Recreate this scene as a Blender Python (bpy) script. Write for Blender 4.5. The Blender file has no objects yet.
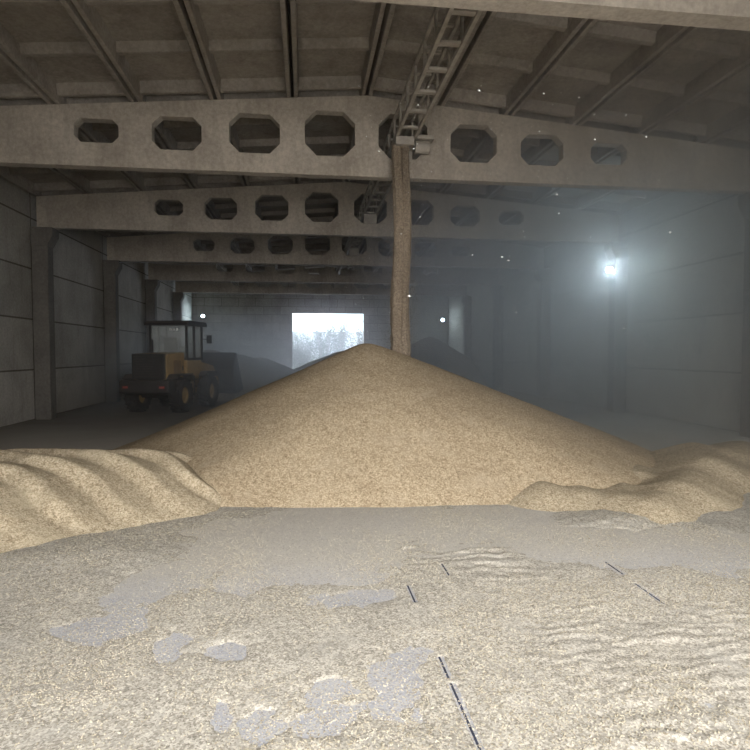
import bpy, math, random
import numpy as np
from mathutils import Vector, Matrix, noise as mnoise
random.seed(7)
rng = np.random.default_rng(7)
PI = math.pi
scene = bpy.context.scene
COL = scene.collection

# ------------------------------------------------------------------ dimensions (metres)
XC = 1.31                 # hall centre line / ridge
XL, XR = -7.57, 10.35     # inner faces of the column rows
WL, WR = -8.07, 10.85     # wall faces
PITCH = 1.547             # roof slab and beam panel width
SOFF = 5.72               # soffit of the roof beams
YB = [5.96] + [6.09 + 6 * k for k in range(1, 6)]
YF, YG = -0.25, 42.09     # front and far gable faces
RIDGE = 7.40              # top of the beam at the ridge


def top_z(x):
    return RIDGE - 0.083 * abs(x - XC)


# ------------------------------------------------------------------ mesh builder
class MB:
    def __init__(s):
        s.v, s.f = [], []

    def add(s, vs, fs):
        n = len(s.v)
        s.v += [tuple(p) for p in vs]
        s.f += [tuple(i + n for i in q) for q in fs]
        return s

    def box(s, x0, x1, y0, y1, z0, z1, M=None):
        vs = [(x, y, z) for z in (z0, z1) for (x, y) in ((x0, y0), (x1, y0), (x1, y1), (x0, y1))]
        if M is not None:
            vs = [M @ Vector(p) for p in vs]
        return s.add(vs, [(3, 2, 1, 0), (4, 5, 6, 7), (0, 1, 5, 4), (1, 2, 6, 5), (2, 3, 7, 6), (3, 0, 4, 7)])

    def prism(s, prof, axis, a, b):
        """closed 2-D outline (counter-clockwise) pulled along an axis from a to b"""
        n = len(prof)
        def P(u, w, t):
            return {'x': (t, u, w), 'y': (u, t, w), 'z': (u, w, t)}[axis]
        vs = [P(u, w, a) for u, w in prof] + [P(u, w, b) for u, w in prof]
        fs = [tuple(range(n))[::-1], tuple(range(n, 2 * n))]
        fs += [(i, (i + 1) % n, n + (i + 1) % n, n + i) for i in range(n)]
        return s.add(vs, fs)

    def tube(s, p0, p1, r0, r1=None, n=14, caps=True):
        r1 = r0 if r1 is None else r1
        p0, p1 = Vector(p0), Vector(p1)
        d = (p1 - p0).normalized()
        a = d.orthogonal().normalized(); b = d.cross(a)
        vs = []
        for p, r in ((p0, r0), (p1, r1)):
            vs += [p + (a * math.cos(2 * PI * i / n) + b * math.sin(2 * PI * i / n)) * r for i in range(n)]
        fs = [(i, (i + 1) % n, n + (i + 1) % n, n + i) for i in range(n)]
        if caps:
            fs += [tuple(range(n))[::-1], tuple(range(n, 2 * n))]
        return s.add(vs, fs)

    def lathe(s, prof, origin, axis, n=28):
        """prof = [(radius, offset along axis)], a closed ring profile"""
        o = Vector(origin); d = Vector(axis).normalized()
        a = d.orthogonal().normalized(); b = d.cross(a)
        m = len(prof); vs = []
        for i in range(n):
            t = 2 * PI * i / n
            e = a * math.cos(t) + b * math.sin(t)
            vs += [o + e * r + d * h for r, h in prof]
        fs = []
        for i in range(n):
            j = (i + 1) % n
            for k in range(m):
                l = (k + 1) % m
                fs.append((i * m + k, j * m + k, j * m + l, i * m + l))
        return s.add(vs, fs)

    def build(s, name, mat, parent=None, bevel=0, smooth=False, loc=None):
        me = bpy.data.meshes.new(name)
        me.from_pydata(s.v, [], s.f)
        me.update()
        me.materials.append(mat)
        o = bpy.data.objects.new(name, me)
        COL.objects.link(o)
        if parent is not None:
            o.parent = parent
        if loc is not None:
            o.location = loc
        if smooth:
            me.polygons.foreach_set('use_smooth', [True] * len(me.polygons))
        if bevel:
            b = o.modifiers.new('edge', 'BEVEL'); b.width = bevel; b.segments = 2; b.limit_method = 'ANGLE'
        return o


def tag(o, label=None, cat=None, group=None, kind=None):
    if label: o['label'] = label
    if cat: o['category'] = cat
    if group: o['group'] = group
    if kind: o['kind'] = kind
    return o


def empty(name, loc, rz=0):
    o = bpy.data.objects.new(name, None); COL.objects.link(o)
    o.location = loc; o.rotation_euler = (0, 0, rz); o.empty_display_size = 0.2
    return o


def copy_tree(o, parent=None):
    c = o.copy(); COL.objects.link(c); c.parent = parent
    for ch in [q for q in scene.objects if q.parent == o]:
        copy_tree(ch, c)
    return c


# ------------------------------------------------------------------ materials
def new_mat(name):
    m = bpy.data.materials.new(name); m.use_nodes = True
    nt = m.node_tree; nt.nodes.clear()
    out = nt.nodes.new('ShaderNodeOutputMaterial')
    b = nt.nodes.new('ShaderNodeBsdfPrincipled')
    b.inputs['Specular IOR Level'].default_value = 0.25
    nt.links.new(b.outputs[0], out.inputs[0])
    return m, nt, b


def nd(nt, t, **kw):
    n = nt.nodes.new(t)
    for k, v in kw.items():
        if k in n.inputs: n.inputs[k].default_value = v
        else: setattr(n, k, v)
    return n


def ramp(nt, fac, stops):
    r = nt.nodes.new('ShaderNodeValToRGB')
    e = r.color_ramp.elements
    while len(e) < len(stops): e.new(0.5)
    for i, (p, c) in enumerate(stops):
        e[i].position = p
        e[i].color = (c, c, c, 1) if isinstance(c, (int, float)) else (*c, 1)
    nt.links.new(fac, r.inputs[0])
    return r.outputs[0]


def mix(nt, fac, a, b, mode='MIX'):
    m = nt.nodes.new('ShaderNodeMix'); m.data_type = 'RGBA'; m.blend_type = mode
    for sock, v in ((m.inputs[0], fac), (m.inputs[6], a), (m.inputs[7], b)):
        if isinstance(v, bpy.types.NodeSocket): nt.links.new(v, sock)
        elif isinstance(v, (int, float)): sock.default_value = v
        else: sock.default_value = (*v, 1)
    return m.outputs[2]


def pos(nt, scale=(1, 1, 1), obj=True):
    tc = nt.nodes.new('ShaderNodeTexCoord')
    mp = nt.nodes.new('ShaderNodeMapping'); mp.inputs['Scale'].default_value = scale
    nt.links.new(tc.outputs['Object'], mp.inputs[0])
    return mp.outputs[0]


def tex_noise(nt, vec, scale, detail=5, rough=0.6, dist=0.0):
    n = nd(nt, 'ShaderNodeTexNoise', Scale=scale, Detail=detail, Roughness=rough, Distortion=dist)
    nt.links.new(vec, n.inputs['Vector'])
    return n.outputs[0]


def concrete(name, c_dark, c_light, stain=(0.12, 0.1, 0.08), stain_amt=0.4, joints=None, bump=0.25, streak=True):
    m, nt, b = new_mat(name)
    v = pos(nt)
    n1 = tex_noise(nt, v, 0.7, 8, 0.65, 0.4)
    c = mix(nt, ramp(nt, n1, [(0.3, 0.0), (0.7, 1.0)]), c_dark, c_light)
    n2 = tex_noise(nt, pos(nt, (2.2, 2.2, 0.35)) if streak else v, 1.6, 6, 0.7)
    c = mix(nt, ramp(nt, n2, [(0.5, 0.0), (0.78, stain_amt)]), c, stain)
    n3 = tex_noise(nt, v, 14, 4, 0.7)
    c = mix(nt, 0.35, c, ramp(nt, n3, [(0.3, 0.25), (0.7, 0.75)]), 'OVERLAY')
    h = n3
    if joints:
        bt = nd(nt, 'ShaderNodeTexBrick', Scale=1.0)
        bt.inputs['Mortar Size'].default_value = joints[2]
        bt.inputs['Brick Width'].default_value = joints[0]; bt.inputs['Row Height'].default_value = joints[1]
        bt.offset = joints[3]
        bt.inputs['Color1'].default_value = (1, 1, 1, 1); bt.inputs['Color2'].default_value = (0.82, 0.82, 0.82, 1)
        bt.inputs['Mortar'].default_value = (0.35, 0.33, 0.3, 1)
        sx = nt.nodes.new('ShaderNodeSeparateXYZ'); cx = nt.nodes.new('ShaderNodeCombineXYZ')
        nt.links.new(v, sx.inputs[0])
        nt.links.new(sx.outputs[joints[4]], cx.inputs[0]); nt.links.new(sx.outputs[2], cx.inputs[1])
        nt.links.new(cx.outputs[0], bt.inputs['Vector'])
        c = mix(nt, 1.0, c, bt.outputs[0], 'MULTIPLY')
    nt.links.new(c, b.inputs['Base Color'])
    b.inputs['Roughness'].default_value = 0.9
    bp = nd(nt, 'ShaderNodeBump', Strength=bump, Distance=0.02)
    nt.links.new(h, bp.inputs['Height']); nt.links.new(bp.outputs[0], b.inputs['Normal'])
    return m


def plain(name, col, rough=0.6, metal=0.0, var=0.25, scale=6.0, dust=None):
    m, nt, b = new_mat(name)
    v = pos(nt)
    n = tex_noise(nt, v, scale, 5, 0.65)
    c = mix(nt, ramp(nt, n, [(0.35, 0.0), (0.7, 1.0)]), tuple(x * (1 - var) for x in col), tuple(min(1, x * (1 + var)) for x in col))
    if dust:
        g = nt.nodes.new('ShaderNodeNewGeometry'); s = nt.nodes.new('ShaderNodeSeparateXYZ')
        nt.links.new(g.outputs['Normal'], s.inputs[0])
        c = mix(nt, ramp(nt, s.outputs[2], [(0.2, 0.15), (0.8, 0.7)]), c, dust)
    nt.links.new(c, b.inputs['Base Color'])
    b.inputs['Roughness'].default_value = rough; b.inputs['Metallic'].default_value = metal
    bp = nd(nt, 'ShaderNodeBump', Strength=0.15, Distance=0.01)
    nt.links.new(n, bp.inputs['Height']); nt.links.new(bp.outputs[0], b.inputs['Normal'])
    return m


def grain_mat(name, dark, mid, light, cell=70.0, big=0.5, bump=0.6, pale=None):
    """kernels: small coloured cells over broad tone changes"""
    m, nt, b = new_mat(name)
    v = pos(nt, (1, 1, 1))
    vo = nd(nt, 'ShaderNodeTexVoronoi', Scale=cell); nt.links.new(v, vo.inputs['Vector'])
    sp = nt.nodes.new('ShaderNodeSeparateColor'); nt.links.new(vo.outputs['Color'], sp.inputs[0])
    k = ramp(nt, sp.outputs[0], [(0.0, dark), (0.5, mid), (1.0, light)])
    v2 = nd(nt, 'ShaderNodeTexVoronoi', Scale=cell * 0.42); nt.links.new(v, v2.inputs['Vector'])
    s2 = nt.nodes.new('ShaderNodeSeparateColor'); nt.links.new(v2.outputs['Color'], s2.inputs[0])
    k = mix(nt, 0.28, k, ramp(nt, s2.outputs[1], [(0.0, dark), (0.5, mid), (1.0, light)]))
    n = tex_noise(nt, v, big, 6, 0.65, 0.6)
    c = mix(nt, 0.36, k, ramp(nt, n, [(0.35, 0.42), (0.68, 0.58)]), 'OVERLAY')
    if pale:
        n5 = tex_noise(nt, v, 2.1, 5, 0.7, 0.3)
        c = mix(nt, ramp(nt, n5, [(0.52, 0.0), (0.7, 0.5)]), c, pale)
    nt.links.new(c, b.inputs['Base Color'])
    b.inputs['Roughness'].default_value = 0.95; b.inputs['Specular IOR Level'].default_value = 0.1
    bp = nd(nt, 'ShaderNodeBump', Strength=bump * 0.2, Distance=0.006)
    nt.links.new(vo.outputs['Distance'], bp.inputs['Height']); bp.invert = True
    nt.links.new(bp.outputs[0], b.inputs['Normal'])
    return m


M_beam = concrete('beam_concrete', (0.34, 0.30, 0.255), (0.52, 0.47, 0.405), (0.2, 0.17, 0.14), 0.45)
M_roof = concrete('roof_concrete', (0.25, 0.225, 0.20), (0.40, 0.365, 0.325), (0.12, 0.10, 0.09), 0.6, streak=False)
M_col = concrete('column_concrete', (0.14, 0.13, 0.115), (0.21, 0.195, 0.175), (0.08, 0.07, 0.06), 0.5)  # concrete darkened: the shade on the unlit column fronts is in this colour
M_wall_s = concrete('side_wall_panels', (0.34, 0.32, 0.28), (0.50, 0.475, 0.43), (0.2, 0.17, 0.14), 0.4, joints=(6.0, 1.5, 0.025, 0.0, 1))
M_wall_g = concrete('gable_wall_blocks', (0.30, 0.28, 0.25), (0.42, 0.40, 0.36), (0.18, 0.16, 0.14), 0.4, joints=(1.2, 0.6, 0.012, 0.5, 0))
M_grain = grain_mat('grain_heap', (0.20, 0.145, 0.085), (0.46, 0.36, 0.24), (0.70, 0.59, 0.42), 80, 0.6, pale=(0.52, 0.43, 0.31))
M_grain_pale = grain_mat('grain_spill', (0.21, 0.16, 0.10), (0.49, 0.40, 0.275), (0.72, 0.63, 0.47), 80, 0.9, pale=(0.55, 0.475, 0.34))
M_grain_back = grain_mat('grain_old_heap', (0.30, 0.25, 0.19), (0.42, 0.37, 0.29), (0.55, 0.5, 0.42), 40, 0.5)
M_sheet = grain_mat('grain_thin_layer', (0.22, 0.20, 0.165), (0.45, 0.415, 0.355), (0.74, 0.70, 0.61), 92, 1.1, bump=0.45, pale=(0.47, 0.45, 0.41))
M_kernel = grain_mat('loose_kernels', (0.30, 0.255, 0.18), (0.50, 0.445, 0.34), (0.74, 0.69, 0.56), 40, 2.0, bump=0.0)
M_steel = plain('dusty_steel', (0.40, 0.37, 0.33), 0.7, 0.1, 0.2, 5, dust=(0.42, 0.37, 0.3))
M_joint = plain('joint_gap', (0.055, 0.06, 0.09), 0.95, 0, 0.4, 9)
M_yellow = plain('loader_yellow', (0.45, 0.29, 0.10), 0.5, 0, 0.18, 3, dust=(0.4, 0.33, 0.24))
M_black = plain('loader_black', (0.035, 0.034, 0.034), 0.6, 0, 0.4, 4, dust=(0.14, 0.12, 0.1))
M_rubber = plain('tyre_rubber', (0.03, 0.029, 0.028), 0.85, 0, 0.4, 8, dust=(0.10, 0.09, 0.08))
M_bucket = plain('bucket_steel', (0.09, 0.08, 0.07), 0.5, 0.5, 0.4, 4)
M_red = plain('reflector_red', (0.5, 0.12, 0.1), 0.3)
M_white = plain('white_paint', (0.75, 0.75, 0.74), 0.5)
M_grey_line = plain('grey_cable', (0.35, 0.35, 0.36), 0.5)
M_lampbody = plain('lamp_housing', (0.12, 0.12, 0.13), 0.4, 0.6)


def glass_mat():
    m, nt, b = new_mat('cab_glass')
    b.inputs['Base Color'].default_value = (0.75, 0.8, 0.8, 1)
    b.inputs['Roughness'].default_value = 0.05
    b.inputs['Alpha'].default_value = 0.3
    return m


M_glass = glass_mat()


def emit(name, col, s):
    m = bpy.data.materials.new(name); m.use_nodes = True
    nt = m.node_tree; nt.nodes.clear()
    o = nt.nodes.new('ShaderNodeOutputMaterial'); e = nt.nodes.new('ShaderNodeEmission')
    e.inputs[0].default_value = (*col, 1); e.inputs[1].default_value = s
    nt.links.new(e.outputs[0], o.inputs[0])
    return m


M_led = emit('led_panel', (0.62, 0.85, 1.0), 400)


def floor_mat():
    m, nt, b = new_mat('dusty_floor_slab')
    v = pos(nt)
    n1 = tex_noise(nt, v, 0.9, 8, 0.7, 0.8)
    c = mix(nt, ramp(nt, n1, [(0.35, 0.0), (0.65, 1.0)]), (0.38, 0.385, 0.415), (0.47, 0.475, 0.515))
    n2 = tex_noise(nt, v, 2.4, 6, 0.7, 0.4)                       # pale dust film
    c = mix(nt, ramp(nt, n2, [(0.5, 0.0), (0.72, 0.7)]), c, (0.50, 0.50, 0.51))
    n3 = tex_noise(nt, v, 1.3, 5, 0.75, 0.2)                      # bluish scuffed patches
    c = mix(nt, ramp(nt, n3, [(0.58, 0.0), (0.68, 0.75)]), c, (0.33, 0.36, 0.47))
    sy = nt.nodes.new('ShaderNodeSeparateXYZ'); nt.links.new(v, sy.inputs[0])
    m2 = nd(nt, 'ShaderNodeMapRange'); m2.inputs['From Min'].default_value = 4.4; m2.inputs['From Max'].default_value = 5.4; m2.inputs['To Max'].default_value = 0.75
    nt.links.new(sy.outputs[1], m2.inputs['Value'])
    c = mix(nt, m2.outputs[0], c, mix(nt, n2, (0.52, 0.48, 0.41), (0.61, 0.57, 0.495)))
    vo = nd(nt, 'ShaderNodeTexVoronoi', Scale=100.0); nt.links.new(v, vo.inputs['Vector'])
    sp = nt.nodes.new('ShaderNodeSeparateColor'); nt.links.new(vo.outputs['Color'], sp.inputs[0])
    c = mix(nt, ramp(nt, sp.outputs[0], [(0.45, 0.0), (0.8, 0.6)]), c, (0.64, 0.60, 0.51))
    c = mix(nt, ramp(nt, sp.outputs[1], [(0.72, 0.0), (0.95, 0.5)]), c, (0.24, 0.21, 0.17))
    # far from the fresh grain the slab is bare and a darker grey
    sx = nt.nodes.new('ShaderNodeSeparateXYZ'); nt.links.new(v, sx.inputs[0])
    mr = nd(nt, 'ShaderNodeMapRange'); mr.inputs['From Min'].default_value = 11; mr.inputs['From Max'].default_value = 17
    nt.links.new(sx.outputs[1], mr.inputs['Value'])
    c = mix(nt, mr.outputs[0], c, mix(nt, n1, (0.22, 0.20, 0.17), (0.34, 0.315, 0.28)))
    nt.links.new(c, b.inputs['Base Color']); b.inputs['Roughness'].default_value = 0.85
    bp = nd(nt, 'ShaderNodeBump', Strength=0.3, Distance=0.006)
    nt.links.new(vo.outputs['Distance'], bp.inputs['Height']); nt.links.new(bp.outputs[0], b.inputs['Normal'])
    return m


M_floor = floor_mat()

# ------------------------------------------------------------------ the shell
MB().box(WL - 0.3, WR + 0.3, -0.6, YG + 0.35, -0.3, 0).build('floor', M_floor)['kind'] = 'structure'
o = MB().box(WL - 0.3, WL, YF - 0.3, YG + 0.3, 0, 7.0).build('wall_left', M_wall_s); o['kind'] = 'structure'
o = MB().box(WR, WR + 0.3, YF - 0.3, YG + 0.3, 0, 7.0).build('wall_right', M_wall_s); o['kind'] = 'structure'


def gable(name, y0, y1, dx0, dx1, dz):
    m = MB()
    def roof(x): return top_z(x) + 0.3
    m.prism([(WL, 0), (dx0, 0), (dx0, roof(dx0)), (WL, roof(WL))], 'y', y0, y1)
    m.prism([(dx1, 0), (WR, 0), (WR, roof(WR)), (dx1, roof(dx1))], 'y', y0, y1)
    m.prism([(dx0, dz), (dx1, dz), (dx1, roof(dx1)), (XC, roof(XC)), (dx0, roof(dx0))], 'y', y0, y1)
    o = m.build(name, M_wall_g); o['kind'] = 'structure'
    return o


DX0, DX1, DZ = -1.02, 4.46, 5.03
gable('wall_back', YG, YG + 0.3, DX0, DX1, DZ)
FX0, FX1, FZ = -2.9, 5.4, 5.1
gable('wall_front', YF - 0.3, YF, FX0, FX1, FZ)
for n, (y0, y1, a, b_, h) in enumerate(((YG - 0.05, YG + 0.35, DX0, DX1, DZ), (YF - 0.35, YF + 0.05, FX0, FX1, FZ))):
    t = MB().box(a - 0.0, a + 0.1, y0, y1, 0, h).box(b_ - 0.1, b_, y0, y1, 0, h).box(a + 0.1, b_ - 0.1, y0, y1, h - 0.1, h)
    t.build('trim_%d' % (n + 1), M_steel)['kind'] = 'structure'


# ribbed roof slabs on the beams
def ceiling():
    m = MB()
    def strip(x0, x1, y0, y1, zlo, zhi, inx, iny):
        vs = []
        for z, ix, iy in ((zlo, inx, iny), (zhi, 0, 0)):
            for x, y in ((x0 + ix, y0 + iy), (x1 - ix, y0 + iy), (x1 - ix, y1 - iy), (x0 + ix, y1 - iy)):
                vs.append((x, y, top_z(x) + z))
        m.add(vs, [(3, 2, 1, 0), (4, 5, 6, 7), (0, 1, 5, 4), (1, 2, 6, 5), (2, 3, 7, 6), (3, 0, 4, 7)])
    ys = [YF - 0.3] + YB + [YG + 0.3]
    for a, b_ in zip(ys[:-1], ys[1:]):
        a += 0.015; b_ -= 0.015
        for j in range(-6, 6):
            x0 = XC + j * PITCH + 0.012; x1 = XC + (j + 1) * PITCH - 0.012
            strip(x0, x1, a, b_, 0.30, 0.36, 0, 0)
            strip(x0, x0 + 0.13, a, b_, 0.0, 0.32, 0.025, 0)
            strip(x1 - 0.13, x1, a, b_, 0.0, 0.32, 0.025, 0)
            n = 4
            for i in range(n + 1):
                yc = a + 0.22 + (b_ - a - 0.44) * i / n
                d = 0.10 if i in (0, n) else 0.15
                strip(x0 + 0.09, x1 - 0.09, yc - 0.13, yc + 0.13, d, 0.31, 0.0, 0.075)
    m.build('ceiling', M_roof, bevel=0.012)['kind'] = 'structure'


ceiling()
rc = MB()
for s in (-1, 1):
    xe = XC + s * 9.75
    pr = [(XC, RIDGE + 0.42), (xe, top_z(xe) + 0.37 + 0.05), (xe, top_z(xe) + 0.47), (XC, RIDGE + 0.47)]
    if s > 0: pr = pr
    rc.prism(pr, 'y', YF - 0.4, YG + 0.4)
rc.build('roof', M_roof)['kind'] = 'structure'


# ------------------------------------------------------------------ roof beams with octagonal openings
HOLES = {0.5: (0.92, 1.04, 6.58), 1.5: (0.79, 1.02, 6.51), 2.5: (0.66, 0.97, 6.44), 3.5: (0.46, 0.84, 6.42)}


def beam_mesh():
    T = 0.12
    m = MB()
    x_end = 9.2
    cols = [(j * PITCH, (j + 1) * PITCH, abs(j + 0.5)) for j in range(-4, 4)]
    for sgn_y in (-1, 1):
        y = sgn_y * T
        def face(vs):
            m.add([(a, y, b_) for a, b_ in vs], [tuple(range(len(vs))) if sgn_y < 0 else tuple(range(len(vs)))[::-1]])
        for a, b_, s in cols:
            h, w, zc = HOLES[s]
            c = (a + b_) / 2; ch = 0.26 * h
            inn = [(c - w / 2 + ch, zc - h / 2), (c + w / 2 - ch, zc - h / 2), (c + w / 2, zc - h / 2 + ch), (c + w / 2, zc + h / 2 - ch),
                   (c + w / 2 - ch, zc + h / 2), (c - w / 2 + ch, zc + h / 2), (c - w / 2, zc + h / 2 - ch), (c - w / 2, zc - h / 2 + ch)]
            ta, tb = top_z(a + XC), top_z(b_ + XC)
            def tz(x): return top_z(x + XC)
            out = [(inn[0][0], SOFF), (inn[1][0], SOFF), (b_, inn[2][1]), (b_, inn[3][1]),
                   (inn[4][0], tz(inn[4][0])), (inn[5][0], tz(inn[5][0])), (a, inn[6][1]), (a, inn[7][1])]
            for i in range(8):
                j = (i + 1) % 8
                if i in (1, 3, 5, 7):
                    corner = {1: (b_, SOFF), 3: (b_, tb), 5: (a, ta), 7: (a, SOFF)}[i]
                    face([out[i], corner, out[j], inn[j], inn[i]])
                else:
                    face([out[i], out[j], inn[j], inn[i]])
            if sgn_y < 0:
                n = len(m.v)
                m.v += [(p, -T, q) for p, q in inn] + [(p, T, q) for p, q in inn]
                m.f += [(n + (i + 1) % 8, n + i, n + 8 + i, n + 8 + (i + 1) % 8)[::-1] for i in range(8)]
        k = 4 * PITCH
        for s in (-1, 1):
            q = [(s * k, SOFF), (s * x_end, SOFF + 0.0), (s * x_end, top_z(XC + x_end)), (s * k, top_z(XC + k))]
            if s < 0: q = q[::-1]
            face(q)
    zt = top_z(XC + x_end)
    m.add([(-x_end, -T, SOFF), (x_end, -T, SOFF), (x_end, T, SOFF), (-x_end, T, SOFF)], [(3, 2, 1, 0)])
    m.add([(-x_end, -T, zt), (0, -T, RIDGE), (x_end, -T, zt), (-x_end, T, zt), (0, T, RIDGE), (x_end, T, zt)], [(0, 1, 4, 3), (1, 2, 5, 4)])
    for s in (-1, 1):
        f = (0, 1, 2, 3) if s > 0 else (3, 2, 1, 0)
        m.add([(s * x_end, -T, SOFF), (s * x_end, T, SOFF), (s * x_end, T, zt), (s * x_end, -T, zt)], [f])
    return m


bm_lab = ['pale concrete roof beam crossing the very top, mostly cut off by the picture edge',
          'big concrete roof beam with octagonal holes, right behind the grain stream',
          'second full roof beam with octagonal holes, dim, behind the one at the grain stream',
          'third roof beam back from the grain stream, dark, showing bright slots through its holes',
          'dark roof beam second from the far gable wall, its underside above the far columns',
          'last dark roof beam, lowest in the picture, just before the far gable wall']
proto = beam_mesh().build('roof_beam', M_beam)
import bmesh
_b = bmesh.new(); _b.from_mesh(proto.data)
bmesh.ops.remove_doubles(_b, verts=_b.verts, dist=0.0005); bmesh.ops.recalc_face_normals(_b, faces=_b.faces)
_b.to_mesh(proto.data); _b.free()
_m = proto.modifiers.new('edge', 'BEVEL'); _m.width = 0.014; _m.segments = 2; _m.limit_method = 'ANGLE'; _m.angle_limit = 0.6
for k, y in enumerate(YB):
    o = proto if k == 0 else proto.copy()
    if k: COL.objects.link(o)
    o.location = (XC, y, 0)
    tag(o, bm_lab[k], 'beam', 'perforated concrete roof beams')

# ------------------------------------------------------------------ columns (shaft, corbel head, foot)
def column(y, side, label):
    x0, x1 = (XL - 0.45, XL) if side < 0 else (XR, XR + 0.45)
    s = -side
    xc = (x0 + x1) / 2
    t = empty('concrete_column', (xc, y, 0)); tag(t, label, 'column', 'concrete columns along the side walls')
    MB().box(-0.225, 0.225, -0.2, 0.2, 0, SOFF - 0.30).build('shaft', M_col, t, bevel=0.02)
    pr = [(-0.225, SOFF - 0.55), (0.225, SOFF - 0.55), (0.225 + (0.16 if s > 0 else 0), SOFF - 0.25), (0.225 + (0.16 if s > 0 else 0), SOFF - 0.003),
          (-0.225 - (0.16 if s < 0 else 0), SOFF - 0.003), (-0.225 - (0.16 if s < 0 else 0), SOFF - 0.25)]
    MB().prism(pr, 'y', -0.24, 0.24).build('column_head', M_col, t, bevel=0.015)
    return t


cl_l = ['column by the left wall under the pale top beam, outside the view', 'column by the left wall under the big beam at the stream, outside the view',
        'concrete column on the left wall one bay closer than the loader, at the picture edge',
        'wide dark concrete column on the wall to the left of the wheel loader',
        'dark concrete column on the left wall rising directly behind the loader cab roof',
        'slimmer dark concrete column on the left wall, next to the lamp beside the loader']
cl_r = ['column by the right wall under the pale top beam, outside the view', 'concrete column at the right picture edge carrying the holed beam by the grain stream',
        'pale hazy concrete column carrying the brightest floodlight',
        'faint dark concrete column between the floodlit column and the paired dark columns',
        'dark concrete column on the right wall, the wider of the two close together',
        'slim dark concrete column on the right wall, next to the small lamp by the corner']
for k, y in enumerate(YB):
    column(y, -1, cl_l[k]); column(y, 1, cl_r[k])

# ------------------------------------------------------------------ scraper conveyor running through the beam holes
def conveyor():
    CX, Z0, W, H = 2.08, 6.45, 0.19, 0.46
    t = empty('grain_conveyor', (CX, 0.9, Z0))
    tag(t, 'ladder-like steel conveyor frame running under the roof through the beam holes', 'conveyor')
    y1 = 35.6
    for s in (-1, 1):
        MB().box(s * W - 0.03, s * W + 0.03, 0, y1, -0.035, 0.035).build('bottom_rail', M_steel, t)
        MB().box(s * W - 0.025, s * W + 0.025, 0, y1, H - 0.03, H + 0.03).build('top_rail', M_steel, t)
    n = 46
    rung = MB().box(-W + 0.03, W - 0.03, -0.05, 0.05, -0.012, 0.03).build('rung', M_steel, t)
    bar = MB().box(-W + 0.03, W - 0.03, -0.03, 0.03, H - 0.02, H + 0.015).build('crossbar', M_steel, t)
    po = MB().box(-0.02, 0.02, -0.035, 0.035, 0.03, H - 0.02).build('post', M_steel, t)
    for i in range(n):
        y = 0.35 + i * 0.762
        for src, dx in ((rung, 0), (bar, 0), (po, -W - 0.0), (po, W + 0.0)):
            c = src.copy(); COL.objects.link(c); c.parent = t
            c.location = (dx, y + (0.33 if src is bar else 0), 0)
    for q in (rung, bar, po): bpy.data.objects.remove(q)
    # saddles on the beams
    for yb in YB:
        MB().box(-W - 0.02, W + 0.02, yb - 0.9 - 0.1, yb - 0.9 + 0.1, 6.125 - Z0, -0.036).build('saddle', M_steel, t)
    # discharge box, spout and small gear motor over the heap
    MB().box(-0.22, 0.16, 10.62, 10.98, -0.19, -0.02).build('discharge_box', M_steel, t, bevel=0.01)
    MB().box(0.2, 0.58, 10.66, 10.92, -0.04, 0.04).build('motor_bracket', M_steel, t, bevel=0.01)
    MB().tube((0.2, 10.8, -0.175), (0.5, 10.8, -0.175), 0.13, n=20).build('gear_motor', M_steel, t)
    # light steel straps up the side
    MB().box(W + 0.08, W + 0.10, 0, y1, 0.1, 0.14).build('side_cable', M_steel, t)
    for y in (4.0, 7.0, 10.0): MB().box(W + 0.03, W + 0.10, y, y + 0.05, 0.1, 0.14).build('cable_clip', M_steel, t)


conveyor()

# ------------------------------------------------------------------ height-field helper
def fbm(x, y, f, seed, octv=4):
    out = np.zeros(x.shape); amp = 1.0; tot = 0
    r = np.random.default_rng(seed)
    for o_ in range(octv):
        g = r.random((64, 64))
        u = (x * f + 31.7 * o_ + seed) % 64; v = (y * f + 17.3 * o_ + seed * 0.7) % 64
        i = np.floor(u).astype(int); j = np.floor(v).astype(int); a = u - i; b_ = v - j
        i %= 64; j %= 64
        a = a * a * (3 - 2 * a); b_ = b_ * b_ * (3 - 2 * b_)
        i2, j2 = (i + 1) % 64, (j + 1) % 64
        out += amp * ((g[i, j] * (1 - a) + g[i2, j] * a) * (1 - b_) + (g[i, j2] * (1 - a) + g[i2, j2] * a) * b_)
        tot += amp; amp *= 0.5; f *= 2.03
    return out / tot


def smin(a, b_, k):
    h = np.clip(0.5 + 0.5 * (b_ - a) / k, 0, 1)
    return b_ * (1 - h) + a * h - k * h * (1 - h)


def smax(a, b_, k):
    return -smin(-a, -b_, k)


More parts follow.
